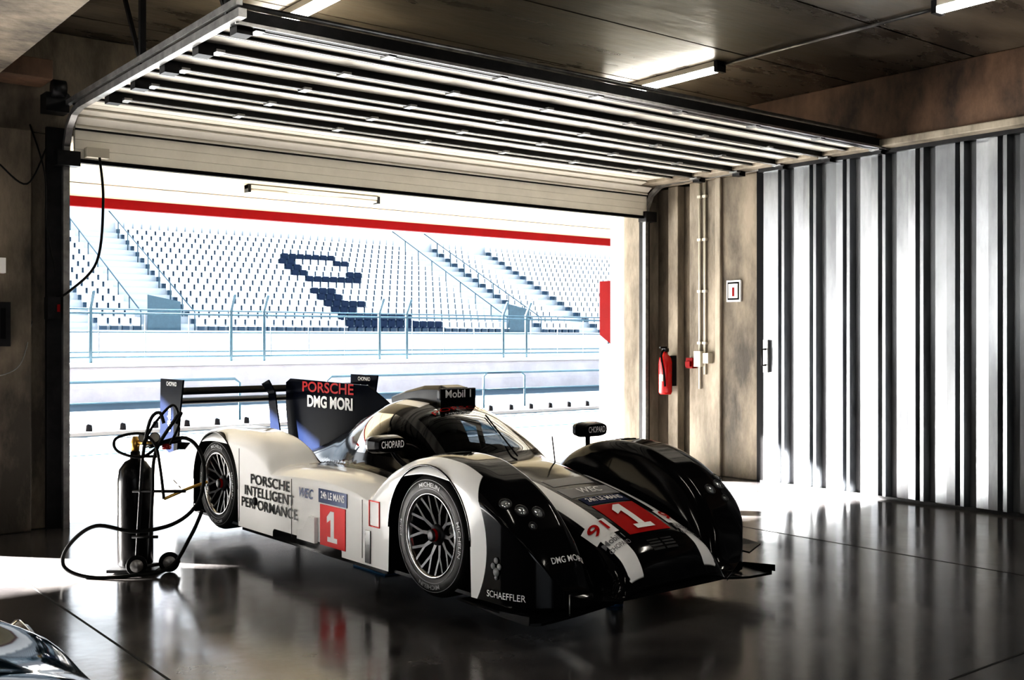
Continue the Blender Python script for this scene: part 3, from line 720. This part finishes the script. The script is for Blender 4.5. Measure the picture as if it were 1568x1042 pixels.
# ------------------------------------------------------------------ parked car (only its nose reaches the frame)
pc=empty('parked_car',(0.13,0.02,0))
mb=MB()
tz=pch([(-3.3,.45),(-3.1,.62),(-2.6,.74),(-2.0,.80),(-1.0,.80),(-.2,.80),(.3,.77),(.6,.72),(.8,.63),(.9,.50),(.93,.42)])
hw=pch([(-3.3,.45),(-3.1,.66),(-2.6,.80),(-1,.82),(.0,.81),(.4,.76),(.7,.66),(.85,.52),(.93,.30)])
cz=pch([(-3.0,.5),(-2.4,.95),(-1.9,1.22),(-1.3,1.27),(-.8,1.15),(-.35,.84),(0,.5)])
NA2=120; vs=[];fs=[]; nc=49
for i in range(NA2+1):
    x=-3.3+4.23*i/NA2
    for j in range(nc):
        t=math.pi*j/(nc-1); ca,sa=math.cos(t),math.sin(t)
        y=hw(x)*math.copysign(abs(ca)**.55,ca); zt_=.22+(tz(x)-.22)*abs(sa)**.45
        B=abs(y)
        fb=.05*math.exp(-((B-.60)/.13)**2)*(1 if x>-.9 else .5)*max(0,min(1,(.88-x)/.3)); zt_+=fb-(.04 if B<.35 and x>-.4 else 0)*math.cos(B/.35*1.57)
        if -3.0<x<0 and B<.62:
            c=cz(x); zt_=smax(zt_,.5+(c-.5)*(1-(B/.62)**3)**.5 if c>.5 else 0,.06)
        vs.append((x,y+3.15,zt_))
for i in range(NA2):
    for j in range(nc-1): p=i*nc+j; fs.append((p,p+1,p+nc+1,p+nc))
mb.add(vs,fs,'pcar',True)
mb.box((-3.2,2.45,.18),(.80,3.85,.24),'blk'); mb.build('car_body',pc)
mb=MB()
for y in (2.62,3.62):
    mb.lathe([(.075,-.05),(.085,0),(.08,.010),(.072,.012)],(.775,y,.585),(.85,0,.45),'chrome',32)
    mb.lathe([(.072,.006),(.05,.022),(0,.026)],(.775,y,.585),(.85,0,.45),'bottle',32)
mb.box((.86,2.7,.30),(.96,3.6,.38),'dsteel'); mb.build('headlights',pc)
mb=MB()
for x in (.10,-2.4):
    for y in (2.36,3.76): mb.lathe([(0,0),(.20,.0),(.31,0),(.31,.18),(0,.18)],(x,y,.31),(0,1,0),'tyre',40)
mb.build('wheels',pc)

# ------------------------------------------------------------------ light
sd_=Vector((0.89,-1.0,-0.352))
sl=bpy.data.lights.new('sun','SUN'); sl.energy=270; sl.angle=0.009; sl.color=(1.0,0.97,0.92)
so=bpy.data.objects.new('sun',sl); scene.collection.objects.link(so); so.rotation_euler=sd_.to_track_quat('-Z','Y').to_euler(); so.location=(0,20,15)
w=bpy.data.worlds.new('World'); scene.world=w; w.use_nodes=True; nt=w.node_tree; bg=nt.nodes['Background']
tc=nt.nodes.new('ShaderNodeTexCoord'); sx=nt.nodes.new('ShaderNodeSeparateXYZ'); rp=nt.nodes.new('ShaderNodeValToRGB')
nt.links.new(tc.outputs['Generated'],sx.inputs[0]); nt.links.new(sx.outputs['Z'],rp.inputs[0]); nt.links.new(rp.outputs[0],bg.inputs[0])
rp.color_ramp.elements[0].color=(1.0,1.0,1.0,1); rp.color_ramp.elements[1].color=(0.62,0.80,1.0,1); rp.color_ramp.elements[1].position=0.8
bg.inputs[1].default_value=2.8
# camera
cd=bpy.data.cameras.new('camera'); cd.lens=37.65; cd.sensor_width=36; cd.clip_end=500
co=bpy.data.objects.new('camera',cd); scene.collection.objects.link(co); co.location=(0,0,1.55); co.rotation_euler=(math.radians(90),0,math.radians(-38.2)); scene.camera=co
vs_=scene.view_settings; vs_.view_transform='Standard'; vs_.exposure=0.2; vs_.gamma=1
for lk in ('High Contrast','None'):
    try: vs_.look=lk; break
    except Exception as e: print(e)
